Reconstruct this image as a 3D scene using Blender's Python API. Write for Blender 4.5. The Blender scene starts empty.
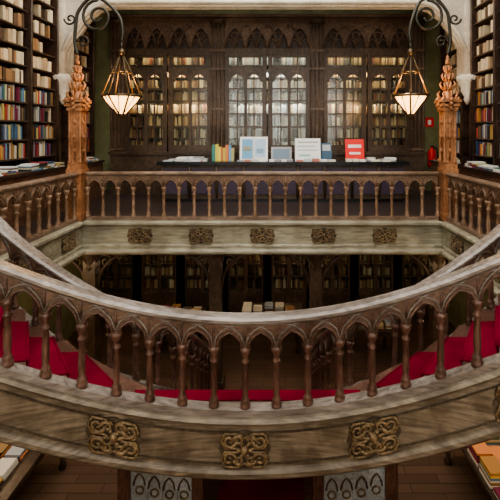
import bpy, math, random
from mathutils import Vector
random.seed(7)
D=bpy.data
COL=bpy.context.scene.collection

# ---------------------------------------------------------------- materials
def new_mat(name):
    m=D.materials.new(name); m.use_nodes=True
    nt=m.node_tree; b=nt.nodes['Principled BSDF']
    return m,nt,b
def wood(name,c1,c2,rough=0.45,scale=(3,3,3),nscale=4.0,bump=0.15,spec=0.5,wear=0.35,wearscale=1.7):
    m,nt,b=new_mat(name)
    tc=nt.nodes.new('ShaderNodeTexCoord'); mp=nt.nodes.new('ShaderNodeMapping')
    mp.inputs['Scale'].default_value=scale
    n=nt.nodes.new('ShaderNodeTexNoise'); n.inputs['Scale'].default_value=nscale
    n.inputs['Detail'].default_value=8; n.inputs['Distortion'].default_value=0.1
    r=nt.nodes.new('ShaderNodeValToRGB')
    r.color_ramp.elements[0].position=0.28; r.color_ramp.elements[0].color=(*c1,1)
    r.color_ramp.elements[1].position=0.72; r.color_ramp.elements[1].color=(*c2,1)
    n2=nt.nodes.new('ShaderNodeTexNoise'); n2.inputs['Scale'].default_value=wearscale; n2.inputs['Detail'].default_value=7
    r2=nt.nodes.new('ShaderNodeValToRGB')
    r2.color_ramp.elements[0].position=0.40; r2.color_ramp.elements[0].color=(1-wear,1-wear*1.1,1-wear*1.2,1)
    r2.color_ramp.elements[1].position=0.58; r2.color_ramp.elements[1].color=(1,1,1,1)
    mx=nt.nodes.new('ShaderNodeMix'); mx.data_type='RGBA'; mx.blend_type='MULTIPLY'; mx.inputs['Factor'].default_value=1
    bp=nt.nodes.new('ShaderNodeBump'); bp.inputs['Strength'].default_value=bump; bp.inputs['Distance'].default_value=0.02
    L=nt.links.new
    L(tc.outputs['Object'],mp.inputs['Vector']); L(mp.outputs[0],n.inputs['Vector']); L(tc.outputs['Object'],n2.inputs['Vector'])
    L(n.outputs['Fac'],r.inputs['Fac']); L(n2.outputs['Fac'],r2.inputs['Fac'])
    L(r.outputs['Color'],mx.inputs['A']); L(r2.outputs['Color'],mx.inputs['B']); L(mx.outputs['Result'],b.inputs['Base Color'])
    L(n.outputs['Fac'],bp.inputs['Height']); L(bp.outputs['Normal'],b.inputs['Normal'])
    b.inputs['Roughness'].default_value=rough
    b.inputs['Specular IOR Level'].default_value=spec
    return m
def plain(name,c,rough=0.5,metal=0.0,emit=None,es=0):
    m,nt,b=new_mat(name)
    n=nt.nodes.new('ShaderNodeTexNoise'); n.inputs['Scale'].default_value=12
    mx=nt.nodes.new('ShaderNodeMix'); mx.data_type='RGBA'
    mx.inputs['A'].default_value=(*[x*0.85 for x in c],1); mx.inputs['B'].default_value=(*[min(1,x*1.1) for x in c],1)
    nt.links.new(n.outputs['Fac'],mx.inputs['Factor']); nt.links.new(mx.outputs['Result'],b.inputs['Base Color'])
    b.inputs['Roughness'].default_value=rough; b.inputs['Metallic'].default_value=metal
    if emit:
        b.inputs['Emission Color'].default_value=(*emit,1); b.inputs['Emission Strength'].default_value=es
    return m
def vcol(name,rough=0.6):
    m,nt,b=new_mat(name)
    a=nt.nodes.new('ShaderNodeAttribute'); a.attribute_name='Col'
    nt.links.new(a.outputs['Color'],b.inputs['Base Color']); b.inputs['Roughness'].default_value=rough
    return m
def pane(name,refl=0.14):
    m,nt,b=new_mat(name); nt.nodes.remove(b)
    t=nt.nodes.new('ShaderNodeBsdfTransparent'); t.inputs[0].default_value=(.92,.94,.90,1)
    g=nt.nodes.new('ShaderNodeBsdfGlossy'); g.inputs['Roughness'].default_value=.2
    x=nt.nodes.new('ShaderNodeMixShader'); x.inputs[0].default_value=refl
    nt.links.new(t.outputs[0],x.inputs[1]); nt.links.new(g.outputs[0],x.inputs[2])
    nt.links.new(x.outputs[0],nt.nodes['Material Output'].inputs['Surface'])
    return m
def planks(name,c1,c2,w=1.2,h=0.12,rough=0.35):
    m,nt,b=new_mat(name)
    tc=nt.nodes.new('ShaderNodeTexCoord'); br=nt.nodes.new('ShaderNodeTexBrick')
    br.inputs['Color1'].default_value=(*c1,1); br.inputs['Color2'].default_value=(*c2,1)
    br.inputs['Mortar'].default_value=(c1[0]*.3,c1[1]*.3,c1[2]*.3,1)
    br.inputs['Scale'].default_value=1; br.inputs['Brick Width'].default_value=w; br.inputs['Row Height'].default_value=h
    br.inputs['Mortar Size'].default_value=0.006
    nt.links.new(tc.outputs['Object'],br.inputs['Vector']); nt.links.new(br.outputs['Color'],b.inputs['Base Color'])
    b.inputs['Roughness'].default_value=rough
    return m
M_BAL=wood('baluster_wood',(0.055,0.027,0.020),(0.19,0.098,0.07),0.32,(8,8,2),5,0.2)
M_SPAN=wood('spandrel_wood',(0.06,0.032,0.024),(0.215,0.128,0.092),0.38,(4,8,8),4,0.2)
M_RAIL=wood('rail_wood',(0.125,0.102,0.09),(0.32,0.275,0.245),0.26,(1.2,6,10),4,0.12)
M_STR=wood('stringer_wood',(0.10,0.078,0.055),(0.285,0.232,0.17),0.48,(1.0,2.5,12),3,0.35,wear=.42,wearscale=5)
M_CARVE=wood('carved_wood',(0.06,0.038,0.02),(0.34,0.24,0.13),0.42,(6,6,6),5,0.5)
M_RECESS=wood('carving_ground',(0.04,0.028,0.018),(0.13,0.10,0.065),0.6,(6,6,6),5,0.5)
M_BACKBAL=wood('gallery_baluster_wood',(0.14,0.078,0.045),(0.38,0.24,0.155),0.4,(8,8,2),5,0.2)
M_GRAIL=wood('gallery_rail_wood',(0.13,0.085,0.06),(0.30,0.21,0.15),0.38,(2,4,6),4,0.1)
M_SIDE=wood('cupboard_wood',(0.09,0.042,0.025),(0.21,0.11,0.062),0.4,(2,4,6),4,0.1)
M_FAS=wood('fascia_wood',(0.20,0.185,0.13),(0.42,0.385,0.29),0.5,(1,3,8),3,0.3)
M_DARK=wood('dark_wood',(0.025,0.014,0.010),(0.08,0.044,0.028),0.4,(3,3,3),4,0.15)
M_CAB=wood('cabinet_wood',(0.038,0.024,0.015),(0.125,0.080,0.050),0.4,(4,4,2),4,0.15)
M_TRAC=wood('tracery_wood',(0.07,0.044,0.030),(0.20,0.13,0.085),0.4,(4,4,4),4,0.15)
M_COLW=wood('column_wood',(0.22,0.085,0.035),(0.54,0.26,0.12),0.4,(6,6,3),5,0.3)
M_CARPET=wood('red_carpet',(0.12,0.004,0.014),(0.21,0.008,0.030),0.95,(10,10,10),20,0.2,0.1)
M_GREEN=wood('green_plaster',(0.20,0.21,0.10),(0.28,0.29,0.16),0.8,(2,2,2),2,0.05,wear=.15)
M_STONE=wood('pale_stone',(0.56,0.52,0.43),(0.72,0.68,0.59),0.7,(3,3,3),4,0.15,wear=.2)
M_IRON=plain('wrought_iron',(0.06,0.055,0.045),0.4,0.8)
M_LITIRON=plain('aged_brass',(0.11,0.075,0.04),0.4,0.7)  # lantern cage iron with the lamp's warm glow put into its colour
M_BOOK=vcol('book_covers')
M_BLACK=plain('black_lacquer',(0.012,0.013,0.016),0.25)
M_PANE=pane('cabinet_glass',.05)
M_GLASS=plain('lantern_glass',(0.9,0.65,0.35),0.3,0,(1.0,0.52,0.17),5.0)
M_LAMP=plain('lamp_globe',(0.9,0.8,0.6),0.3,0,(1.0,0.62,0.30),7)
M_SKY=plain('skylight_glass',(0.8,0.85,0.9),0.3,0,(1.0,0.97,0.91),5.6)
M_PANEL=wood('blue_painted_wood',(0.30,0.36,0.40),(0.60,0.68,0.74),0.5,(6,6,6),5,0.2)
M_RED=plain('red_enamel',(0.8,0.02,0.02),0.35)
M_FLOORU=planks('upper_floor_boards',(0.040,0.027,0.026),(0.062,0.042,0.038))
M_FLOORL=planks('ground_floor_boards',(0.085,0.046,0.028),(0.14,0.078,0.046),0.9,0.16)

# ---------------------------------------------------------------- mesh builder
class MB:
    def __init__(s): s.v=[];s.f=[];s.m=[];s.c=[];s.s=[];s.mats=[]
    def mi(s,m):
        if m not in s.mats: s.mats.append(m)
        return s.mats.index(m)
    def add(s,vs,fs,m,col=(1,1,1),smooth=False):
        o=len(s.v); s.v+= [tuple(p) for p in vs]; k=s.mi(m)
        for f in fs:
            s.f.append([i+o for i in f]); s.m.append(k); s.c.append(col); s.s.append(smooth)
    def box(s,x0,x1,y0,y1,z0,z1,m,col=(1,1,1),T=None):
        vs=[(x,y,z) for z in (z0,z1) for y in (y0,y1) for x in (x0,x1)]
        if T: vs=[T(*p) for p in vs]
        s.add(vs,[(0,2,3,1),(4,5,7,6),(0,1,5,4),(2,6,7,3),(0,4,6,2),(1,3,7,5)],m,col)
    def lathe(s,cx,cy,cz,prof,m,n=10,ph=0,smooth=True,col=(1,1,1)):
        vs=[];fs=[]
        for r,z in prof:
            for i in range(n):
                a=2*math.pi*i/n+ph; vs.append((cx+r*math.cos(a),cy+r*math.sin(a),cz+z))
        for j in range(len(prof)-1):
            for i in range(n):
                k=(i+1)%n; fs.append((j*n+i,j*n+k,(j+1)*n+k,(j+1)*n+i))
        fs.append(tuple(range(n))[::-1]); fs.append(tuple((len(prof)-1)*n+i for i in range(n)))
        s.add(vs,fs,m,col,smooth)
    def tube(s,pts,r,m,n=6,closed=False):
        pts=[Vector(p) for p in pts]; N=len(pts); vs=[];fs=[]
        prev=None
        for i,p in enumerate(pts):
            a=pts[i-1] if i>0 else (pts[-1] if closed else p); b=pts[i+1] if i<N-1 else (pts[0] if closed else p)
            t=(b-a)
            if t.length<1e-9: t=Vector((0,0,1))
            t.normalize()
            if prev is None:
                u=t.orthogonal().normalized()
            else:
                u=prev-t*prev.dot(t)
                if u.length<1e-6: u=t.orthogonal()
                u.normalize()
            prev=u; w=t.cross(u)
            rr=r[i] if isinstance(r,(list,tuple)) else r
            for k in range(n):
                an=2*math.pi*k/n; vs.append(p+u*math.cos(an)*rr+w*math.sin(an)*rr)
        M=N if closed else N-1
        for i in range(M):
            j=(i+1)%N
            for k in range(n):
                l=(k+1)%n; fs.append((i*n+k,i*n+l,j*n+l,j*n+k))
        if not closed:
            fs.append(tuple(range(n))[::-1]); fs.append(tuple((N-1)*n+k for k in range(n)))
        s.add(vs,fs,m,(1,1,1),True)
    def prism(s,poly,z0,z1,m):
        n=len(poly)
        vs=[(p[0],p[1],z0) for p in poly]+[(p[0],p[1],z1) for p in poly]
        fs=[tuple(range(n))[::-1],tuple(range(n,2*n))]+[(i,(i+1)%n,(i+1)%n+n,i+n) for i in range(n)]
        s.add(vs,fs,m)
    def strip(s,A,B,z0,z1,m):
        """slab between two plan polylines A and B of equal length"""
        vs=[];fs=[];n=len(A)
        for p,q in zip(A,B): vs+= [(p[0],p[1],z0),(q[0],q[1],z0),(p[0],p[1],z1),(q[0],q[1],z1)]
        for i in range(n-1):
            a=4*i;b=a+4; fs+= [(a,a+1,b+1,b),(a+2,b+2,b+3,a+3),(a,b,b+2,a+2),(a+1,a+3,b+3,b+1)]
        fs+= [(0,2,3,1),(4*n-4,4*n-3,4*n-1,4*n-2)]
        s.add(vs,fs,m)
    def ball(s,c,rx,ry,rz,m,n=8,col=(1,1,1)):
        vs=[];fs=[];R=6
        for j in range(1,R):
            th=math.pi*j/R
            for i in range(n):
                a=2*math.pi*i/n; vs.append((c[0]+rx*math.sin(th)*math.cos(a),c[1]+ry*math.sin(th)*math.sin(a),c[2]+rz*math.cos(th)))
        for j in range(R-2):
            for i in range(n):
                k=(i+1)%n; fs.append((j*n+i,(j+1)*n+i,(j+1)*n+k,j*n+k))
        t=len(vs); vs.append((c[0],c[1],c[2]+rz)); vs.append((c[0],c[1],c[2]-rz))
        for i in range(n):
            k=(i+1)%n; fs.append((t,i,k)); fs.append((t+1,(R-2)*n+k,(R-2)*n+i))
        s.add(vs,fs,m,col,True)
    def build(s,name,parent=None):
        me=D.meshes.new(name); me.from_pydata(s.v,[],s.f)
        for m in s.mats: me.materials.append(m)
        me.polygons.foreach_set('material_index',s.m); me.polygons.foreach_set('use_smooth',s.s)
        ca=me.color_attributes.new('Col','FLOAT_COLOR','CORNER')
        arr=[]
        for p,c in zip(me.polygons,s.c):
            arr+= [c[0],c[1],c[2],1.0]*p.loop_total
        ca.data.foreach_set('color',arr)
        me.update()
        o=D.objects.new(name,me); COL.objects.link(o)
        if parent: o.parent=parent
        return o

# ---------------------------------------------------------------- path
def catmull(P,n=12):
    out=[]
    Q=[2*P[0]-P[1]]+list(P)+[2*P[-1]-P[-2]]
    for i in range(1,len(Q)-2):
        a,b,c,d=Q[i-1],Q[i],Q[i+1],Q[i+2]
        for k in range(n):
            t=k/n
            out.append(0.5*((2*b)+(c-a)*t+(2*a-5*b+4*c-d)*t*t+(3*b-a-3*c+d)*t**3))
    out.append(P[-1]); return out
class Path:
    def __init__(s,pts):
        s.p=[Vector(p) for p in pts]; s.d=[0]
        for a,b in zip(s.p,s.p[1:]): s.d.append(s.d[-1]+math.hypot(b.x-a.x,b.y-a.y))
        s.L=s.d[-1]
    def at(s,u):
        lo,hi=0,len(s.d)-2
        while lo<hi:
            mid=(lo+hi+1)//2
            if s.d[mid]<=u: lo=mid
            else: hi=mid-1
        i=lo
        seg=s.d[i+1]-s.d[i] or 1e-9
        t=(u-s.d[i])/seg; a,b=s.p[i],s.p[i+1]
        pos=a+(b-a)*t
        j0=max(0,i-1); j1=min(len(s.p)-1,i+2)
        tx=s.p[j1].x-s.p[j0].x; ty=s.p[j1].y-s.p[j0].y; l=math.hypot(tx,ty) or 1
        return pos,(ty/l,-tx/l)
    def map(s,u,v,w):
        p,n=s.at(u); return (p.x+n[0]*w,p.y+n[1]*w,p.z+v)
    def s_of_x(s,x):
        for i in range(len(s.p)-1):
            a,b=s.p[i].x,s.p[i+1].x
            if (a-x)*(b-x)<=0 and a!=b: return s.d[i]+(s.d[i+1]-s.d[i])*(x-a)/(b-a)
def sweep(mb,P,sec,m,s0=0,s1=None,step=0.08,smooth=False):
    s1=P.L if s1 is None else s1
    n=max(1,int((s1-s0)/step)); k=len(sec); vs=[];fs=[]
    for i in range(n+1):
        u=s0+(s1-s0)*i/n
        for w,v in sec: vs.append(P.map(u,v,w))
    for i in range(n):
        for j in range(k):
            l=(j+1)%k; fs.append((i*k+j,i*k+l,(i+1)*k+l,(i+1)*k+j))
    fs.append(tuple(range(k))[::-1]); fs.append(tuple(n*k+j for j in range(k)))
    mb.add(vs,fs,m,smooth=smooth)
def spandrel(mb,mp,u0,u1,e,vs_,vt,va,th,m,n=14):
    """solid panel above a pointed arch (springing vs_, apex va) up to vt"""
    B=u1-u0; a=B/2-e; R=1.15*2*a; hmax=math.sqrt(R*R-(R-a)**2)
    def hh(t): return vs_ if t<=0 else vs_+(va-vs_)*math.sqrt(max(0,R*R-(R-min(t,a))**2))/hmax
    us=[0]+[e+(2*a)*i/n for i in range(n+1)]+[B]
    V=[];F=[]
    for u in us:
        h=hh(min(u,B-u)-e)
        for w in (-th/2,th/2):
            V.append(mp(u0+u,h,w)); V.append(mp(u0+u,vt,w))
    for i in range(len(us)-1):
        a0=i*4;b0=a0+4
        F+= [(a0,a0+1,b0+1,b0),(a0+2,b0+2,b0+3,a0+3),(a0,b0,b0+2,a0+2),(a0+1,a0+3,b0+3,b0+1)]
    mb.add(V,F,m)
    return [(u0+u,hh(min(u,B-u)-e)) for u in us[1:-1]]
def balustrade(mb,P,mw,mr,H=0.9,pitch=0.295,detail=True,center_s=None,msp=None):
    msp=msp or mw
    nb=round(P.L/pitch)
    if center_s is None: S=[P.L*i/nb for i in range(nb+1)]
    else:
        k0=int(center_s/pitch); S=[center_s+(i-k0)*pitch for i in range(2*k0+1)]
    vs_=H-0.30; va=H-0.155; vt=H-0.06; th=0.055
    sweep(mb,P,[(-.055,H-.075),(-.085,H-.045),(-.085,H-.02),(-.055,H),(.055,H),(.085,H-.02),(.085,H-.045),(.055,H-.075)],mr)
    sweep(mb,P,[(-.06,-.03),(-.06,.03),(.06,.03),(.06,-.03)],mr)
    sweep(mb,P,[(-.036,H-.10),(-.036,H-.07),(.036,H-.07),(.036,H-.10)],msp)
    prof=[(.050,.02),(.050,.06),(.036,.075),(.045,.095),(.036,.115),(.026,.14),(.033,.22),(.031,.32),(.025,.47),(.038,.485),(.038,.50),(.026,.515),(.029,.55),(.050,.60),(.052,.64)]
    prof=[(r,z*(vs_/0.64)+0.0) for r,z in prof]
    for i,u in enumerate(S):
        p=P.map(min(max(u,0),P.L),0,0)
        mb.lathe(p[0],p[1],p[2],prof,mw,10)
        if i<len(S)-1:
            u1=S[i+1]
            crv=spandrel(mb,P.map,u,u1,.026,vs_,vt,va,th,msp)
            if detail:
                B=u1-u
                for sg in (-1,1):
                    mb.tube([P.map(a,b+.006,sg*th/2) for a,b in crv],.013,msp,5)
                    for (ua,ub) in ((u,u1),(u1,u)):
                        pts=[]
                        for k in range(9):
                            t=k/8
                            pts.append(P.map(ua+(ub-ua)*t,(vs_+.02)+(vt-.01-vs_-.02)*math.sqrt(1-(1-t)**2),sg*(th/2+.006)))
                        mb.tube(pts,.011,mr,4)
                    mb.tube([P.map(u+B*.22,vt-.0,sg*(th/2)),P.map(u+B*.5,va+.02,sg*(th/2)),P.map(u+B*.78,vt,sg*(th/2))],.009,msp,4)
                    mb.tube([P.map(u,vs_+.05,sg*(th/2)),P.map(u,vt,sg*(th/2))],.012,msp,5)
                for q in (.27,.73):
                    mb.ball(P.map(u+B*q,vs_+.085,0),.012,.012,.012,msp,6)
def scroll(cu,cv,r,a0,turns,sg,n=18):
    return [(cu+r*(1-.85*i/n)*math.cos(a0+sg*turns*2*math.pi*i/n),cv+r*(1-.85*i/n)*math.sin(a0+sg*turns*2*math.pi*i/n)) for i in range(n+1)]
def ornament(mb,mp,cu,cv,w,h,d,m,back=None):
    """carved scrollwork plaque; mp(u,v,depth)"""
    hw,hh=w/2,h/2
    N=40; out=[]
    for i in range(N):
        a=2*math.pi*i/N; k=1+.07*math.cos(8*a)
        ca,sa=math.cos(a),math.sin(a)
        q=(abs(ca)**4+abs(sa)**4)**-.25
        out.append((cu+hw*q*k*ca,cv+hh*q*k*sa))
    V=[mp(u,v,d) for u,v in out]+[mp(u,v,d+.012) for u,v in out]
    F=[(i,(i+1)%N,(i+1)%N+N,i+N) for i in range(N)]+[tuple(range(N,2*N))]
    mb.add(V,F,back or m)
    dd=d+.026
    for sx in (-1,1):
        for sy in (-1,1):
            r=h*.2
            for (ox,oy,rr,a0) in ((hw*.62,hh*.5,r,math.pi),(hw*.25,hh*.55,r*.7,0)):
                pts=[(cu+sx*(x),cv+sy*(y)) for x,y in scroll(ox,oy,rr,a0,1.3,1)]
                mb.tube([mp(a,b,dd) for a,b in pts],[h*.055*(1-.5*i/len(pts)) for i in range(len(pts))],m,5)
            pts=[(cu+sx*hw*.1,cv),(cu+sx*hw*.4,cv+sy*hh*.12),(cu+sx*hw*.8,cv+sy*hh*.08),(cu+sx*hw*.95,cv+sy*hh*.5),(cu+sx*hw*.8,cv+sy*hh*.92),(cu+sx*hw*.35,cv+sy*hh*.95),(cu,cv+sy*hh*.7)]
            mb.tube([mp(a,b,dd) for a,b in pts],h*.038,m,5)
            for (fx,fy) in ((.45,.30),(.85,.80),(.15,.82),(.78,.28)):   # small carved leaves
                mb.ball(mp(cu+sx*hw*fx,cv+sy*hh*fy,dd),h*.055,h*.04,h*.04,m,6)
    p=mp(cu,cv,dd); mb.ball(p,h*.11,h*.11,h*.15,m)
    for k in range(6):
        a=math.pi*k/3; p=mp(cu+h*.17*math.cos(a),cv+h*.17*math.sin(a),dd); mb.ball(p,h*.06,h*.06,h*.06,m,6)

# ---------------------------------------------------------------- levels
ZU=-1.7; ZG=-5.2; ZC=5.2; HX=3.5; WX=5.0; YB=7.7; YW=11.6; YF=0.6; YN=-2.2

# ---------------------------------------------------------------- room shell
mb=MB()
mb.box(-WX,WX,YB,YW,ZU-.12,ZU,M_FLOORU)
mb.box(-WX,WX,YN,YF,ZU-.12,ZU,M_FLOORU)
for s in(-1,1):
    a,b=sorted((s*HX,s*WX)); mb.box(a,b,YF,YB,ZU-.12,ZU,M_FLOORU)
mb.build('floor_upper')
mb=MB(); mb.box(-WX-.2,WX+.2,YN-.2,YW+.2,ZG-.1,ZG,M_FLOORL); mb.build('floor')
def wall(name,*b,m=M_GREEN):
    k=MB(); k.box(*b,m); return k.build(name)
wall('wall_back',-WX-.2,WX+.2,YW,YW+.2,ZG,ZC)
wall('wall_left',-WX-.2,-WX,YN,YW,ZG,ZC)
wall('wall_right',WX,WX+.2,YN,YW,ZG,ZC)
wall('wall_front',-WX-.2,WX+.2,YN-.2,YN,ZG,ZC,m=M_STONE)
mb=MB()
for b in ((-WX,WX,YB+.1,YW),(-WX,WX,YN,YF-.1)): mb.box(*b,-2.36,-2.3,M_DARK)
for s in(-1,1):
    a,b=sorted((s*(HX+.1),s*WX)); mb.box(a,b,YF,YB,-2.36,-2.3,M_DARK)
mb.build('ceiling_lower')
SX=3.4;SY0=0.2;SY1=9.6
mb=MB()
mb.box(-WX-.2,WX+.2,YN-.2,SY0,ZC,ZC+.2,M_STONE); mb.box(-WX-.2,WX+.2,SY1,YW+.2,ZC,ZC+.2,M_STONE)
mb.box(-WX-.2,-SX,SY0,SY1,ZC,ZC+.2,M_STONE); mb.box(SX,WX+.2,SY0,SY1,ZC,ZC+.2,M_STONE)
mb.build('ceiling')
mb=MB(); mb.box(-SX,SX,SY0,SY1,ZC+.12,ZC+.15,M_SKY)
for i in range(9): x=-SX+2*SX*i/8; mb.box(x-.03,x+.03,SY0,SY1,ZC+.02,ZC+.1,M_CAB)
for i in range(12): y=SY0+(SY1-SY0)*i/11; mb.box(-SX,SX,y-.03,y+.03,ZC+.02,ZC+.1,M_CAB)
mb.build('window_skylight')

# ---------------------------------------------------------------- gallery fascia
mb=MB()
sec=[(.0,-.0),(.10,-.0),(.12,-.02),(.12,-.06),(.07,-.09),(.05,-.12),(.05,-.44),(.08,-.47),(.08,-.52),(.13,-.56),(.13,-.60),(.06,-.65),(0,-.65)]
pb=Path([(-HX,YB,ZU),(HX,YB,ZU)])
sweep(mb,pb,sec,M_FAS,step=7)
for k in range(-2,3):
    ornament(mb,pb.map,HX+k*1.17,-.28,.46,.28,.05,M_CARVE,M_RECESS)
for k in range(24):
    u=.15+k*.29; mb.box(u-HX-.04,u-HX+.04,YB-.10,YB-.05,ZU-.5,ZU-.45,M_FAS)
pl=Path([(-HX,YF,ZU),(-HX,YB,ZU)]); pr=Path([(HX,YB,ZU),(HX,YF,ZU)])
for p in (pl,pr):
    sweep(mb,p,sec,M_FAS,step=9)
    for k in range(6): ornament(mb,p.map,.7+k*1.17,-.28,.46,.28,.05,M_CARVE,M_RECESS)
pn=Path([(HX,YF,ZU),(-HX,YF,ZU)]); sweep(mb,pn,sec,M_FAS,step=9)
mb.build('trim_gallery_fascia')

yo=YB+.08; xo=HX+.08
def gbal(a,b):
    mb=MB(); balustrade(mb,Path([(*a,ZU+.03),(*b,ZU+.03)]),M_BACKBAL,M_GRAIL,H=.90,pitch=.29); mb.build('gallery_balustrade')
gbal((-xo+.18,yo),(xo-.18,yo)); gbal((-xo,5.1),(-xo,yo-.16)); gbal((xo,yo-.16),(xo,5.1))
gbal((xo-.1,YF-.1),(-xo+.1,YF-.1)); gbal((-xo,YF),(-xo,2.80)); gbal((xo,2.80),(xo,YF))

# ---------------------------------------------------------------- staircase
def zf(x):
    z=-2.64+.65*(x/2.16)**2
    return min(z,-1.7)
front=Path([(x*.05,3.8-.075*(x*.05)**2,zf(x*.05)) for x in range(-69,70)])
R_=[(-3.45,5.0,-1.72),(-2.95,4.85,-2.1),(-2.3,4.75,-2.52),(-1.7,4.8,-2.9),(-1.25,5.1,-3.25),(-1.0,5.8,-3.8),(-.95,6.7,-4.45),(-.95,7.75,-5.16)]
rearL=Path(catmull([Vector(p) for p in R_],10))
rearR=Path([(-p.x,p.y,p.z) for p in reversed(rearL.p)])
mb=MB()
cs=front.s_of_x(0)
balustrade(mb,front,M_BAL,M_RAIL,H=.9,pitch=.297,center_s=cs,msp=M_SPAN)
sweep(mb,front,[(-.10,-.03),(.10,-.03),(.12,-.055),(.10,-.09),(.065,-.10),(.065,-.13),(.05,-.14),(.05,-.50),(.075,-.51),(.10,-.53),(.10,-.57),(.06,-.60),(.03,-.64),(-.10,-.64)],M_STR)
sweep(mb,front,[(.05,-.17),(.062,-.165),(.062,-.185),(.05,-.19)],M_RECESS)
sweep(mb,front,[(.05,-.46),(.062,-.455),(.062,-.475),(.05,-.48)],M_RECESS)
for k in range(-2,3):
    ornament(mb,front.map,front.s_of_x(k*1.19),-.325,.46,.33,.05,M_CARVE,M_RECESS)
for p in (rearL,rearR):
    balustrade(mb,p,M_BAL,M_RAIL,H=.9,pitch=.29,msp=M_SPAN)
    sweep(mb,p,[(-.08,-.03),(.08,-.03),(.10,-.06),(.06,-.10),(.06,-.36),(.09,-.40),(.05,-.44),(-.05,-.44),(-.09,-.40),(-.06,-.36),(-.06,-.10),(-.10,-.06)],M_STR)
def fpt(x): return Vector((x,3.8-.075*x*x,0))
rl=rearL.p
def rpt(z):
    for a,b in zip(rl,rl[1:]):
        if (a.z-z)*(b.z-z)<=0 and a.z!=b.z:
            t=(z-a.z)/(b.z-a.z); q=a+(b-a)*t; return Vector((q.x,q.y,0))
    return Vector((rl[0].x,rl[0].y,0))
xs=[1.1,1.56,1.91,2.21,2.47,2.62]; zs=[-2.47,-2.30,-2.13,-1.96,-1.79,-1.7]
def lerp(a,b,t): return a+(b-a)*t
for sgn in (-1,1):
    for k in range(6):
        F0=fpt(-xs[k]); R0=rpt(zs[k]-.12)
        if k<5: F1=fpt(-xs[k+1]-.03); R1=rpt(zs[k+1]-.12)
        else: F1=Vector((-3.5,2.88,0)); R1=Vector((-3.5,5.0,0))
        z=zs[k]-(.003 if k==5 else 0)
        poly=[(sgn*p.x,p.y) for p in (F0,F1,R1,R0)]
        mb.prism(poly,z-.2,z,M_BAL)
        a,b=.15,.74
        q=[lerp(F0,R0,a),lerp(F1,R1,a),lerp(F1,R1,b),lerp(F0,R0,b)]
        q[0]=q[0]+Vector((.02,0,0)); q[3]=q[3]+Vector((.02,0,0))
        mb.prism([(sgn*p.x,p.y) for p in q],z-.19,z+.012,M_CARPET)
        mb.tube([(sgn*q[0].x,q[0].y,z+.005),(sgn*q[3].x,q[3].y,z+.005)],.016,M_CARPET,6)
rz=rpt(-2.72); n=24
A=[];B=[];A2=[];B2=[]
for i in range(n+1):
    t=-1+2*i/n
    x=1.2*t; A.append((x,3.8-.075*x*x))
    g=max(0,(abs(t)-.62)/.38)**1.5
    B.append((-rz.x*t*(.75+.25*g),4.09+(rz.y-4.09)*g))
    x=1.05*t; A2.append((x,3.93-.06*x*x)); B2.append((1.15*t,4.08))
mb.strip(A,B,-2.82,-2.64,M_BAL)
mb.strip(A2,B2,-2.641,-2.628,M_CARPET)
def half(y):
    b=1.35
    for a in rl:
        if a.x>-1.4 and a.y<=y: b=min(b,-a.x)
    return b-.08
for k in range(13):
    y0=4.08+.28*k; z=-2.64-.2*(k+1)
    if z<ZG+.02: break
    h=half(y0+.3)
    mb.box(-h,h,y0,y0+.30,z-.2,z,M_BAL)
    c=min(h*.8,.8)
    mb.box(-c,c,y0-.0,y0+.31,z-.19,z+.012,M_CARPET)
n=40; V=[];F=[]
for i in range(n+1):
    x=-3.4+6.8*i/n
    a=front.map(front.s_of_x(x),-.6,-.05)
    if abs(x)<1.3: q=(x,4.12,-3.05)
    else:
        k=min(1,(abs(x)-1.3)/.6); q=(x,4.12+k*.6,-3.05+.15*k+max(0,(abs(x)-1.9))*.55)
    V+= [a,q]
for i in range(n): F.append((2*i,2*i+1,2*i+3,2*i+2))
mb.add(V,F,M_STR)
mb.build('grand_staircase')

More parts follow.
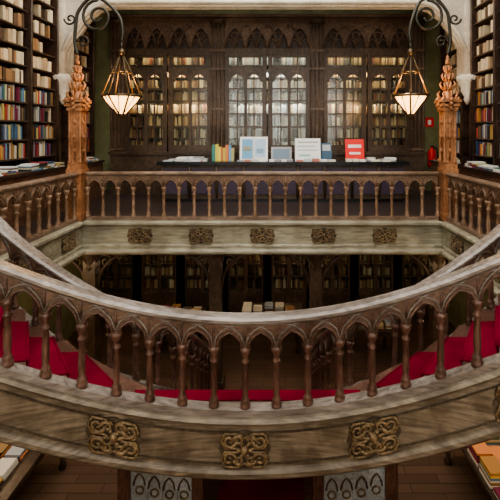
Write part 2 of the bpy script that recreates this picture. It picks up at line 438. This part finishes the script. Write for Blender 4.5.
# ---------------------------------------------------------------- carved newel columns + lanterns
def column(s):
    mb=MB(); x=s*3.6; y=YB+.08
    mb.box(x-.12,x+.12,y-.12,y+.12,ZU,ZU+.98,M_COLW)
    mb.box(x-.14,x+.14,y-.14,y+.14,ZU,ZU+.14,M_COLW); mb.box(x-.15,x+.15,y-.15,y+.15,ZU+.9,ZU+.99,M_COLW)
    b=ZU+.99
    mb.box(x-.13,x+.13,y-.13,y+.13,b,b+.10,M_COLW); mb.box(x-.095,x+.095,y-.095,y+.095,b+.1,b+1.22,M_COLW)
    for dx in(-1,1):
        for dy in(-1,1):
            mb.lathe(x+dx*.10,y+dy*.10,b+.1,[(.04,0),(.04,.05),(.026,.08),(.026,.5),(.036,.53),(.026,.56),(.026,1.02),(.042,1.06),(.042,1.12)],M_COLW,8)
    for dx,dy in((0,-1),(1,0),(-1,0)):
        mb.tube([(x+dx*.10,y+dy*.10,b+.15),(x+dx*.10,y+dy*.10,b+1.1)],.018,M_COLW,5)
        for zz in (.35,.62,.9): mb.ball((x+dx*.11,y+dy*.11,b+zz),.035,.035,.05,M_COLW,6)
    for zz,r in ((1.12,.145),(1.20,.17),(1.28,.19)):
        mb.box(x-r,x+r,y-r,y+r,b+zz,b+zz+.05,M_COLW)
        for i in range(8):
            a=math.pi/4*i; mb.ball((x+r*math.cos(a)*1.05,y+r*math.sin(a)*1.05,b+zz+.05),.045,.045,.05,M_COLW,6)
    for (r,zz,h) in ((.155,1.33,.24),(.12,1.54,.2),(.09,1.72,.18),(.06,1.88,.16)):
        for i in range(8):
            a=math.pi/4*i; c,sn=math.cos(a),math.sin(a)
            mb.tube([(x+c*r*.5,y+sn*r*.5,b+zz-.04),(x+c*r*1.0,y+sn*r*1.0,b+zz+.04),(x+c*r*1.25,y+sn*r*1.25,b+zz+h*.5),(x+c*r*.95,y+sn*r*.95,b+zz+h*.75)],[.02,.026,.022,.01],M_COLW,5)
        mb.lathe(x,y,b+zz-.04,[(r*.65,0),(r*.8,.06),(r*.5,.12),(r*.55,h)],M_COLW,8)
    mb.lathe(x,y,b+2.02,[(.035,0),(.05,.05),(.02,.1),(.035,.14),(.006,.22)],M_COLW,8)
    mb.build('carved_newel_column')
def lantern(s):
    mb=MB(); x0=s*3.6; y=YB+.08; xl=s*(2.74 if s<0 else 2.88)
    arm=[(x0,y,1.5),(x0+s*.05,y,1.75),(x0+s*.03,y,2.1),(x0-s*.02,y,2.35),(x0-s*.25,y,2.6),(x0-s*.52,y,2.55),(xl+s*.05,y,2.25),(xl-s*.02,y,1.95),(xl,y,1.76)]
    mb.tube(catmull([Vector(p) for p in arm],8),.032,M_IRON,8)
    def sc(cx,cz,r,a0,t,dirn,rad=.02):
        mb.tube([(cx+s*(-1)*(u),y,cz+v) for u,v in [(a,b) for a,b in scroll(0,0,r,a0,t,dirn,30)]],rad,M_IRON,6)
    sc(x0-s*.40,2.24,.33,math.pi*.5,1.7,1,.028)
    sc(x0-s*.12,1.75,.13,math.pi,1.4,-1)
    sc(x0+s*.14,2.2,.12,math.pi,1.3,1)
    az=1.56; rz_=.70; R=.37
    mb.tube([(xl,y,1.78),(xl,y,az)],.02,M_IRON,6)
    mb.lathe(xl,y,az-.03,[(.02,.1),(.05,.06),(.07,.02),(.05,-.03)],M_LITIRON,8)
    n=6; P=[(xl+R*math.cos(2*math.pi*i/n+.2),y+R*math.sin(2*math.pi*i/n+.2),rz_) for i in range(n)]
    P2=[(xl+R*.5*math.cos(2*math.pi*i/n+.2),y+R*.5*math.sin(2*math.pi*i/n+.2),1.16) for i in range(n)]
    for i in range(n):
        mb.tube([(xl,y,az),P2[i],P[i]],.013,M_LITIRON,5)
        mb.tube([P[i],P[(i+1)%n]],.024,M_LITIRON,5); mb.tube([P2[i],P2[(i+1)%n]],.009,M_LITIRON,5)
        q=(xl+.07*math.cos(2*math.pi*i/n+.2),y+.07*math.sin(2*math.pi*i/n+.2),.34)
        mb.tube([P[i],q],.018,M_LITIRON,5)
        m_=[(P[i][k]+P[(i+1)%n][k])/2 for k in range(3)]; mb.tube([m_,q],.010,M_LITIRON,5)
        tp=Vector(P[i]); mb.tube([tp,tp+Vector((0,0,.1))],[.02,.004],M_LITIRON,5)
    mb.lathe(xl,y,0,[(R*.93,rz_),(R*.80,.60),(.075,.35)],M_GLASS,n,.2,smooth=False)
    mb.lathe(xl,y,.24,[(.01,0),(.04,.04),(.08,.10),(.07,.12)],M_LITIRON,8)
    o=mb.build('hanging_lantern')
    l=D.lights.new('lantern_bulb','POINT'); l.energy=42; l.color=(1,.58,.26); l.shadow_soft_size=.1
    lo=D.objects.new('lantern_bulb',l); lo.location=(xl,y,.88); COL.objects.link(lo); lo.parent=o
for s in (-1,1): column(s); lantern(s)

# ---------------------------------------------------------------- books helper
PAL=[(.35,.05,.04),(.06,.10,.22),(.55,.48,.36),(.60,.56,.48),(.05,.05,.05),(.30,.18,.07),(.07,.16,.10),(.45,.22,.06),(.20,.03,.06),(.4,.4,.42),(.12,.22,.32),(.50,.42,.16),(.04,.03,.03),(.1,.06,.04)]
CREAM=[(.66,.54,.36),(.75,.64,.46),(.5,.36,.22),(.68,.56,.38),(.3,.17,.08),(.12,.07,.04)]
DIM=[(.30,.16,.07),(.16,.09,.05),(.42,.31,.17),(.10,.09,.09),(.32,.22,.12),(.55,.46,.31),(.2,.05,.03),(.09,.05,.03),(.5,.37,.2)]
SHEEN=[(.46,.50,.52),(.32,.36,.39),(.55,.54,.47),(.2,.18,.16),(.38,.28,.18),(.14,.12,.10),(.5,.42,.28)]  # bluish sheen of the centre doors put into book colours
def row(mb,T,L,z,h,depth,pal,w0=.025,w1=.055,gap=.06):
    x=0.01
    while x<L-w1:
        if random.random()<gap: x+=random.uniform(.04,.15); continue
        w=random.uniform(w0,w1); hh=h*random.uniform(.68,.95); d=random.uniform(0,.03)
        c=random.choice(pal); k=random.uniform(.6,1.15); c=tuple(min(1,q*k) for q in c)
        mb.box(x,x+w*.94,d,depth,z,z+hh,M_BOOK,c,T); x+=w
def stacks(mb,T,L,D_,z,pal,n,hmax=.12):
    for i in range(n):
        x=random.uniform(.0,L-.25); y=random.uniform(0,max(.01,D_-.3)); zz=z
        w=random.uniform(.16,.24); d=random.uniform(.22,.3)
        for k in range(random.randint(1,max(1,int(hmax/.03)))):
            t=random.uniform(.02,.035); c=random.choice(pal); j=random.uniform(-.01,.01)
            mb.box(x+j,x+j+w,y+j,y+j+d,zz,zz+t*.95,M_BOOK,c,T); zz+=t

# ---------------------------------------------------------------- side bookcases (upper floor)
def bookcase(s,y0,y1,nb):
    T=(lambda x,y,z,s=s:(s*(WX-.37+y),y0+x,z))
    L=y1-y0
    mb=MB(); bk=MB()
    mb.box(0,L,.32,.355,ZU,4.6,M_DARK,T=T)
    bw=L/nb
    for i in range(nb+1):
        mb.box(max(0,i*bw-.045),min(L,i*bw+.045),-.04,.33,ZU,4.6,M_DARK,T=T)
        mb.tube([T(min(L-.03,max(.03,i*bw)),-.05,-.7),T(min(L-.03,max(.03,i*bw)),-.05,4.5)],.025,M_CAB,6)
    mb.box(0,L,-.28,.33,ZU,-.80,M_SIDE,T=T); mb.box(0,L,-.33,.33,-.80,-.74,M_DARK,T=T)
    for i in range(nb*2):
        mb.box(i*bw/2+.06,(i+1)*bw/2-.06,-.30,-.28,ZU+.15,-.9,M_SIDE,T=T)
    levels=[-.50+.36*i for i in range(14)]
    for zi,z in enumerate(levels):
        mb.box(0,L,-.01,.33,z-.03,z,M_CAB,T=T)
        for i in range(nb):
            T2=(lambda x,y,z2,i=i,T=T:T(i*bw+.05+x,y+.01,z2))
            if z>.9:
                row(bk,T2,bw-.1,z,.30,.2,CREAM,.05,.13,.15)
            else: row(bk,T2,bw-.1,z,.33,.25,PAL)
    mb.box(0,L,-.08,.33,4.6,4.75,M_CAB,T=T)
    stacks(bk,(lambda x,y,z,T=T:T(x,y-.3,z)),L,.3,-.74,PAL+[(.7,.7,.7)]*5,int(L*8),.16)
    o=mb.build('tall_bookcase'); bk.build('books',o)
for s in (-1,1):
    bookcase(s,6.0,8.88,3); bookcase(s,9.32,10.6,1)

# ---------------------------------------------------------------- back glazed gothic cabinet
CY=YW-.55
mb=MB(); bk=MB()
CX=4.3
mb.box(-CX,CX,YW-.05,YW-.01,ZU,3.1,M_CAB)
mb.box(-CX,CX,CY-.12,YW-.04,ZU,-.62,M_CAB); mb.box(-CX-.03,CX+.03,CY-.18,YW-.04,-.62,-.54,M_CAB)
posts=[-4.12,-1.36,1.36,4.12]
def clus(x,r,z0,z1):
    mb.box(x-r,x+r,CY-.08,CY+.12,z0,z1,M_CAB)
    for dx in (-r,-r*.35,r*.35,r): mb.tube([(x+dx,CY-.09,z0),(x+dx,CY-.09,z1)],.03,M_TRAC,6)
    for zz in (-.5,.6,1.7,2.2): mb.box(x-r-.04,x+r+.04,CY-.13,CY+.1,zz,zz+.06,M_TRAC)
    mb.lathe(x,CY-.06,z1-.0,[(r*1.2,0),(r*1.5,.08),(r*.9,.12),(r*.6,.16)],M_CAB,6)
for x in posts: clus(x,.16,ZU,2.95)
mpc=lambda u,v,w:(u,CY-w,v)
mb.box(-CX,CX,CY-.03,YW-.04,3.02,3.14,M_TRAC)
mb.box(-CX-.08,CX+.08,CY-.16,YW-.04,3.14,3.22,M_TRAC)
mb.box(-CX,CX,CY+.10,CY+.13,2.14,3.05,M_DARK)
for a,b in zip(posts,posts[1:]):
    a+=.16;b-=.16; W=b-a
    n=4
    for i in range(n):
        u0=a+W*i/n;u1=a+W*(i+1)/n; um=(u0+u1)/2
        c=spandrel(mb,mpc,u0,u1,.02,2.30,3.03,2.88,.07,M_TRAC,14)
        mb.tube([mpc(p,q,.04) for p,q in c],.028,M_TRAC,5)
        mb.tube([mpc(um+.10*math.cos(t*math.pi/6),2.66+.10*math.sin(t*math.pi/6),0) for t in range(12)],.02,M_TRAC,5,True)
        for h0,h1 in ((u0,um),(um,u1)):
            mb.tube([mpc(h0+(h1-h0)*t/8,2.3+.26*math.sin(math.pi*t/8)**.7,0) for t in range(9)],.018,M_TRAC,5)
        mb.tube([mpc(um,2.14,0),mpc(um,2.56,0)],.018,M_TRAC,5)
        if i<n-1:
            pts=[mpc(um+(u1-u0)*t/12,2.36+.62*math.sin(math.pi*t/12),.055) for t in range(13)]
            mb.tube(pts,.022,M_TRAC,5)
        mb.ball(mpc(u0,2.92,.05),.05,.04,.05,M_TRAC)
    mb.box(a,b,CY-.06,CY+.06,2.14,2.3,M_CAB)
    for k in range(2):
        u0=a+W*k/2+.02; u1=a+W*(k+1)/2-.02; w=u1-u0
        for xx in (u0,u1-.12): mb.box(xx,xx+.12,CY-.05,CY+.05,-.54,2.14,M_CAB)
        mb.box(u0,u1,CY-.04,CY+.04,1.68,1.80,M_CAB); mb.box(u0,u1,CY-.04,CY+.04,-.54,-.36,M_CAB)
        mb.box(u0,u1,CY-.04,CY+.04,2.06,2.14,M_CAB)
        g0,g1=u0+.12,u1-.12; gm=(g0+g1)/2
        mb.box(gm-.04,gm+.04,CY-.05,CY+.04,-.42,1.7,M_CAB)
        for (h0,h1) in ((g0,gm),(gm,g1)):
            spandrel(mb,mpc,h0,h1,.04,1.38,1.70,1.60,.06,M_CAB,12)
            hm=(h0+h1)/2; mb.box(hm-.016,hm+.016,CY-.02,CY+.02,-.36,2.1,M_CAB)
        for zz in (1.20,.86,.50,.14): mb.box(g0,g1,CY-.018,CY+.018,zz-.018,zz+.018,M_CAB)
        mb.box(g0,g1,CY-.004,CY+.004,-.4,2.1,M_PANE)
    for zi in range(8):
        z=-.5+.34*zi
        mb.box(a,b,CY+.14,YW-.05,z-.025,z,M_CAB)
        T2=(lambda x,y,z2,a=a:(a+.03+x,CY+.16+y,z2))
        pal=DIM+[(.62,.52,.34)] if abs(a)>2 or a>0 else SHEEN
        row(bk,T2,W-.06,z,.30,.22,pal,.03,.07,.1)
o=mb.build('glazed_gothic_bookcase'); bk.build('books',o)
for i,x in enumerate((-2.74,0,2.74)):  # fill lights added behind the door rails to brighten the cabinet interior
    for zz,e in ((2.09,5),(1.66,24),(.80,18)):
        l=D.lights.new('bookcase_light','AREA'); l.shape='RECTANGLE'; l.size=2.2; l.size_y=.06; l.energy=e; l.color=(1,.80,.52) if x else (1,.91,.78)
        lo=D.objects.new('bookcase_light',l); lo.location=(x,CY+.085,zz); lo.rotation_euler=(math.radians(10),0,0); COL.objects.link(lo); lo.parent=o

# ---------------------------------------------------------------- stone piers and transverse arch
mb=MB(); ya,yb=8.92,9.28; ym=9.1
for s in (-1,1):
    mb.box(*sorted((s*4.62,s*4.99)),ya,yb,1.15,5.19,M_STONE)
    for yy in (ya+.03,ym,yb-.03): mb.tube([(s*4.53,yy,1.2),(s*4.53,yy,5.15)],.10,M_STONE,8)
    mb.lathe(s*4.58,ym-.05,0,[(.02,.62),(.08,.72),(.07,.80),(.15,.94),(.14,1.0),(.22,1.14),(.25,1.24),(.20,1.30)],M_STONE,10)
    mb.box(*sorted((s*4.72,s*4.99)),ya+.02,yb-.02,ZU,1.15,M_CAB)
N=32; V=[];F=[]
def za(x): return 2.86-1.3*max(0,(abs(x)/4.6-.74)/.26)**2.2
for i in range(N+1):
    x=-4.6+9.2*i/N
    for yy in(ya,yb): V+= [(x,yy,za(x)),(x,yy,5.19)]
for i in range(N):
    a=i*4;b=a+4; F+=[(a,a+1,b+1,b),(a+2,b+2,b+3,a+3),(a,b,b+2,a+2)]
mb.add(V,F,M_STONE)
for dy,dz in ((ya-.02,.03),(ya+.05,-.02),(ym,-.03)):
    mb.tube([(-4.6+9.2*i/N,dy,za(-4.6+9.2*i/N)+dz) for i in range(N+1)],.05,M_STONE,6)
mb.build('trim_stone_arch')

# ---------------------------------------------------------------- upper counter and its contents
mb=MB()
mb.box(-2.55,3.4,9.7,10.4,ZU+.08,-.80,M_CAB); mb.box(-2.5,3.35,9.74,10.36,ZU,ZU+.08,M_BLACK)
mb.box(-2.62,3.47,9.62,10.48,-.80,-.72,M_BLACK)
M_PURP=plain('mauve_panel',(0.06,0.043,0.07),.5)
for i in range(9):
    x=-2.5+i*.655; mb.box(x+.05,x+.6,9.67,9.7,ZU+.2,-.88,M_PURP)
    mb.tube([(x,9.67,ZU+.1),(x,9.67,-.82)],.03,M_CAB,6)
mb.build('sales_counter')
bk=MB()
T=lambda x,y,z:(-1.36+x,9.95+y,z)
row(bk,T,.58,-.72,.44,.2,[(.65,.6,.3),(.1,.40,.35),(.7,.25,.1),(.8,.8,.75),(.15,.35,.6),(.75,.65,.12)],.05,.09,0)
bk.build('display_books')
WH=[(.6,.6,.6),(.5,.55,.6),(.75,.72,.6),(.3,.3,.35),(.5,.2,.15),(.8,.8,.78)]
for (x0,L,n,h) in ((-2.55,1.15,16,.13),(2.5,.9,9,.11)):
    bk=MB(); stacks(bk,lambda x,y,z:(x0+x,9.65+y,z),L,.7,-.72,WH,n,h); bk.build('magazine_stack')
for (x0,L,n) in ((-.7,.72,4),(.08,.6,4),(.74,.98,5),(1.95,.5,3)):   # low piles in front of the stands
    bk=MB(); 
    for i in range(n):
        x=x0+L*i/n; c=random.choice(WH); bk.box(x,x+L/n*.85,9.66,9.86,-.72,-.72+random.uniform(.025,.07),M_BOOK,c)
    bk.build('leaflet_pile')
def board(name,x0,x1,h,marks,base,y=9.95):
    mb=MB(); P=plain(name+'_card',base,.5)
    Tt=lambda x,yy,z:(x,y+yy+ (z)*.22,-.72+z)
    mb.box(x0,x1,0,.02,0,h,P,T=Tt)
    mb.box(x0+.05,x1-.05,.14,.16,0,h*.55,M_BLACK,T=lambda x,yy,z:(x,y+yy,-.72+z))
    for (a,b,c,d,col) in marks:
        w=x1-x0; mb.box(x0+a*w,x0+b*w,-.006,0,c*h,d*h,M_BOOK,col,Tt)
    mb.build(name)
board('open_art_book',-.66,.04,.60,[(.08,.46,.1,.9,(.18,.42,.65)),(.54,.92,.15,.9,(.45,.62,.78)),(.12,.4,.4,.6,(.75,.70,.45)),(.6,.85,.3,.5,(.25,.4,.55)),(.49,.51,0,1,(.3,.3,.3))],(.88,.89,.9))
board('price_board',.72,1.36,.56,[(.1,.9,.8,.86,(.4,.45,.4)),(.1,.8,.62,.67,(.4,.5,.4)),(.1,.9,.45,.5,(.45,.5,.5)),(.15,.6,.2,.3,(.3,.6,.5))],(.86,.88,.86))
board('red_sign',1.98,2.45,.54,[(.15,.85,.6,.75,(.9,.8,.8)),(.2,.8,.3,.4,(.9,.75,.75))],(.8,.02,.02))
board('small_notice',1.40,1.66,.44,[(.1,.9,.55,.9,(.5,.55,.55))],(.05,.12,.2),10.15)
board('leaning_picture_book',.12,.64,.34,[(.1,.9,.15,.85,(.2,.28,.36))],(.4,.4,.42),10.1)
mb=MB(); ex=4.70; ey=YW-.13
mb.lathe(ex,ey,-1.0,[(.10,0),(.115,.03),(.115,.42),(.08,.49),(.03,.53),(.03,.58)],M_RED,14)
mb.box(ex-.03,ex+.05,ey-.03,ey+.03,-.43,-.39,M_BLACK); mb.tube([(ex,ey-.02,-.41),(ex+.13,ey-.06,-.46),(ex+.15,ey-.06,-.75),(ex+.13,ey-.05,-.85)],.014,M_BLACK,6)
mb.box(ex-.04,ex+.04,ey+.09,YW-.005,-.77,-.67,M_BLACK)
mb.build('fire_extinguisher')
mb=MB(); mb.box(4.56,4.80,YW-.02,YW-.001,.15,.42,M_RED); mb.box(4.63,4.73,YW-.025,YW-.02,.2,.35,M_BOOK,(.9,.9,.9)); mb.build('fire_safety_sign')

# ---------------------------------------------------------------- ground floor: glazed cabinets
mb=MB(); bk=MB(); GY=YW-.5
mb.box(-WX+.02,WX-.02,YW-.04,YW-.01,ZG,-2.4,M_CAB)
mb.box(-WX+.02,WX-.02,GY,YW-.04,ZG,ZG+.7,M_CAB); mb.box(-WX+.02,WX-.02,GY-.05,YW-.04,ZG+.7,ZG+.78,M_CAB)
mb.box(-WX+.02,WX-.02,GY,GY+.1,-2.75,-2.4,M_CAB)
mpg=lambda u,v,w:(u,GY-w,v)
for i in range(8):
    x=-4.8+1.2*i
    mb.box(x-.11,x+.11,GY-.08,GY+.1,ZG,-2.4,M_CAB); mb.box(x+1.09,x+1.31,GY-.08,GY+.1,ZG,-2.4,M_CAB)
    for k in (0,1):
        h0=x+.11+.49*k; h1=h0+.49
        spandrel(mb,mpg,h0,h1,.05,-3.05,-2.72,-2.82,.07,M_CAB,10)
        for xx in (h0,h1-.05): mb.box(xx,xx+.05,GY-.03,GY+.03,ZG+.78,-2.8,M_CAB)
        mb.box((h0+h1)/2-.014,(h0+h1)/2+.014,GY-.02,GY+.02,ZG+.78,-2.8,M_CAB)
    for zz in (-4.0,-3.6,-3.2): mb.box(x+.11,x+1.09,GY-.02,GY+.02,zz-.018,zz+.018,M_CAB)
    mb.box(x+.11,x+1.09,GY-.004,GY+.004,ZG+.78,-2.75,M_PANE)
    for zi in range(6):
        z=ZG+.80+.34*zi
        mb.box(x+.1,x+1.1,GY+.14,YW-.04,z-.025,z,M_CAB)
        row(bk,(lambda xx,y,z2,x=x:(x+.12+xx,GY+.17+y,z2)),.96,z,.28,.2,(DIM+[(.6,.58,.5)]*4) if i in(1,2,4,6) else DIM,.03,.07,.12)  # extra pale books stand in for bright windows, brightness put into their colour
o=mb.build('ground_floor_glazed_bookcase'); bk.build('books',o)
for x,e in ((-3.0,12),(0,11),(3.0,10)):  # fill lights added to brighten the ground-floor shelves
    l=D.lights.new('bookcase_light','AREA'); l.shape='RECTANGLE'; l.size=2.4; l.size_y=.06; l.energy=e; l.color=(1,.82,.58)
    lo=D.objects.new('bookcase_light',l); lo.location=(x,GY+.09,-2.85); lo.rotation_euler=(math.radians(12),0,0); COL.objects.link(lo); lo.parent=o
for x in (-3.45,-.95,1.05,3.5):
    mb=MB(); y=YB+.35
    mb.box(x-.12,x+.12,y-.12,y+.12,ZG,-2.365,M_CAB); mb.box(x-.17,x+.17,y-.17,y+.17,ZG,ZG+.25,M_CAB)
    mb.lathe(x,y,-2.76,[(.12,0),(.15,.05),(.13,.1),(.2,.3),(.22,.38)],M_CAB,8)
    for sg in(-1,1):
        pts=[(x+sg*(.11+.75*(1-math.cos(t*math.pi/20))),y,-3.15+.74*math.sin(t*math.pi/20)) for t in range(11)]
        mb.tube(pts,.04,M_CAB,6)
        for cx,cz,r in ((.28,-2.6,.15),(.55,-2.49,.09)):
            mb.tube([(x+sg*a,y,b) for a,b in scroll(cx,cz,r,math.pi,1.4,-1)],.018,M_CARVE,5)
    mb.build('arcade_post')
def btable(x0,x1,y0,y1,pal):
    mb=MB(); zt=ZG+.85
    mb.box(x0,x1,y0,y1,zt-.06,zt,M_CAB); mb.box(x0+.08,x1-.08,y0+.08,y1-.08,zt-.2,zt-.06,M_DARK)
    for x in(x0+.12,x1-.12):
        for y in(y0+.12,y1-.12): mb.lathe(x,y,ZG,[(.05,0),(.06,.05),(.035,.1),(.05,.3),(.035,.5),(.055,.62),(.055,.66)],M_DARK,8)
    bk=MB()
    nx=int((x1-x0)/.26); ny=int((y1-y0)/.33)
    for i in range(nx):
        for j in range(ny):
            x=x0+.05+i*.26; y=y0+.04+j*.32; zz=zt
            for k in range(random.randint(2,6)):
                t=random.uniform(.02,.035); c=random.choice(pal); q=random.uniform(-.012,.012)
                bk.box(x+q,x+q+.2,y+q,y+q+.27,zz,zz+t*.93,M_BOOK,c); zz+=t
    o=mb.build('book_table'); bk.build('books',o)
BR=PAL+[(.7,.64,.54)]*5+[(.7,.25,.08)]*2+[(.75,.5,.1)]
MUT=DIM+[(.5,.48,.42)]*3+[(.25,.3,.35)]*2
btable(-4.4,-2.9,4.3,6.3,BR); btable(2.85,4.4,4.2,6.4,BR)
btable(-2.6,-1.5,8.9,9.9,MUT); btable(1.6,3.0,8.8,9.8,MUT); btable(-.6,.9,9.3,10.2,MUT+[(.75,.72,.66)]*6)
mb=MB(); mb.box(-.56,.68,2.0,7.2,ZG,ZG+.015,M_CARPET); mb.build('carpet_runner')
for s in(-1,1):
    mb=MB(); xa,xb=(.70,1.62); y=5.15
    mps=lambda u,v,w,s=s:(s*u+.05,y-w,v)
    mb.box(*sorted((s*xa+.05,s*(xa+.14)+.05)),y-.07,y+.07,ZG,-4.24,M_BAL)
    mb.box(*sorted((s*xb+.05,s*(xb+.16)+.05)),y-.08,y+.08,ZG,-4.05,M_BAL)
    mb.lathe(s*(xb+.08)+.05,y,-4.05,[(.1,0),(.11,.04),(.05,.08),(.08,.15),(.01,.25)],M_BAL,10)
    V=[];F=[];N=12
    for i in range(N+1):
        u=xa+.14+(xb-xa-.14)*i/N; top=-4.33+.14*(i/N)**2
        for w in(-.02,.02): V+= [mps(u,ZG+.1,w),mps(u,top,w)]
    for i in range(N):
        a=i*4;b=a+4; F+=[(a,a+1,b+1,b),(a+2,b+2,b+3,a+3),(a+1,a+3,b+3,b+1)]
    mb.add(V,F,M_PANEL)
    mb.tube([mps(xa+.1+(xb-xa-.06)*i/N,-4.32+.14*(i/N)**2,0) for i in range(N+1)],.035,M_SPAN,8)
    for j in range(4):
        h0=xa+.15+j*.19; h1=h0+.19; tp=-4.38+.12*(j/4)**2
        c=spandrel(mb,mps,h0,h1,.02,tp-.20,tp,tp-.05,.07,M_PANEL,8)
        mb.tube([mps(a,b,.04) for a,b in c],.012,M_SPAN,5)
        mb.box(*sorted((s*h1+.03,s*h1+.06)),y-.04,y+.04,ZG+.1,tp,M_PANEL)
        mb.tube([mps((h0+h1)/2+.05*math.cos(t*math.pi/4),tp-.27+.05*math.sin(t*math.pi/4),.03) for t in range(8)],.012,M_CARVE,5,True)
    mb.build('carved_screen')
# pendant lamps under the galleries
for (x,y) in ((-2.3,9.6),(0.1,9.9),(2.3,9.6),(-4.3,6.4),(4.3,6.4),(-4.3,3.4),(4.3,3.4),(-1.6,0.1),(1.9,0.1)):
    mb=MB(); mb.tube([(x,y,-2.37),(x,y,-2.62)],.015,M_IRON,6); mb.lathe(x,y,-2.64,[(.03,.05),(.07,.02),(.08,-.0)],M_IRON,10); mb.ball((x,y,-2.72),.08,.08,.08,M_LAMP,10)
    o=mb.build('pendant_lamp')
    l=D.lights.new('pendant_bulb','POINT'); l.energy=16 if y>8 else (40 if y>1 else 60); l.color=(1,.70,.42); l.shadow_soft_size=.1
    lo=D.objects.new('pendant_bulb',l); lo.location=(x,y,-2.95); COL.objects.link(lo); lo.parent=o

# ---------------------------------------------------------------- unseen glowing windows added behind viewer for front light
WG=plain('window_glass',(.8,.85,.9),.3,0,(1,.95,.88),8)
for n_,x in enumerate((-3,0,3)):
    mb=MB()
    mb.box(x-.9,x+.9,YN+.001,YN+.04,-.8,3.4,M_CAB); mb.box(x-.8,x+.8,YN+.04,YN+.05,-.7,3.3,WG)
    for k in range(1,4): mb.box(x-.8+.4*k-.02,x-.8+.4*k+.02,YN+.05,YN+.08,-.7,3.3,M_CAB)
    for k in range(1,6): mb.box(x-.8,x+.8,YN+.05,YN+.08,-.7+.66*k-.02,-.7+.66*k+.02,M_CAB)
    mb.build('window_%d'%(n_+1))

sc_=bpy.context.scene
try: sc_.view_settings.look='AgX - Medium High Contrast'
except Exception as e: print(e)
w=D.worlds.new('World'); sc_.world=w; w.use_nodes=True
w.node_tree.nodes['Background'].inputs[0].default_value=(.8,.88,1,1); w.node_tree.nodes['Background'].inputs[1].default_value=.5

cam=D.cameras.new('camera'); cam.sensor_width=36; cam.lens=28.8; cam.shift_x=-.058; cam.shift_y=-.236; cam.clip_start=.05
co=D.objects.new('camera',cam); co.location=(.32,0,0); co.rotation_euler=(math.pi/2,0,0); COL.objects.link(co)
sc_.camera=co
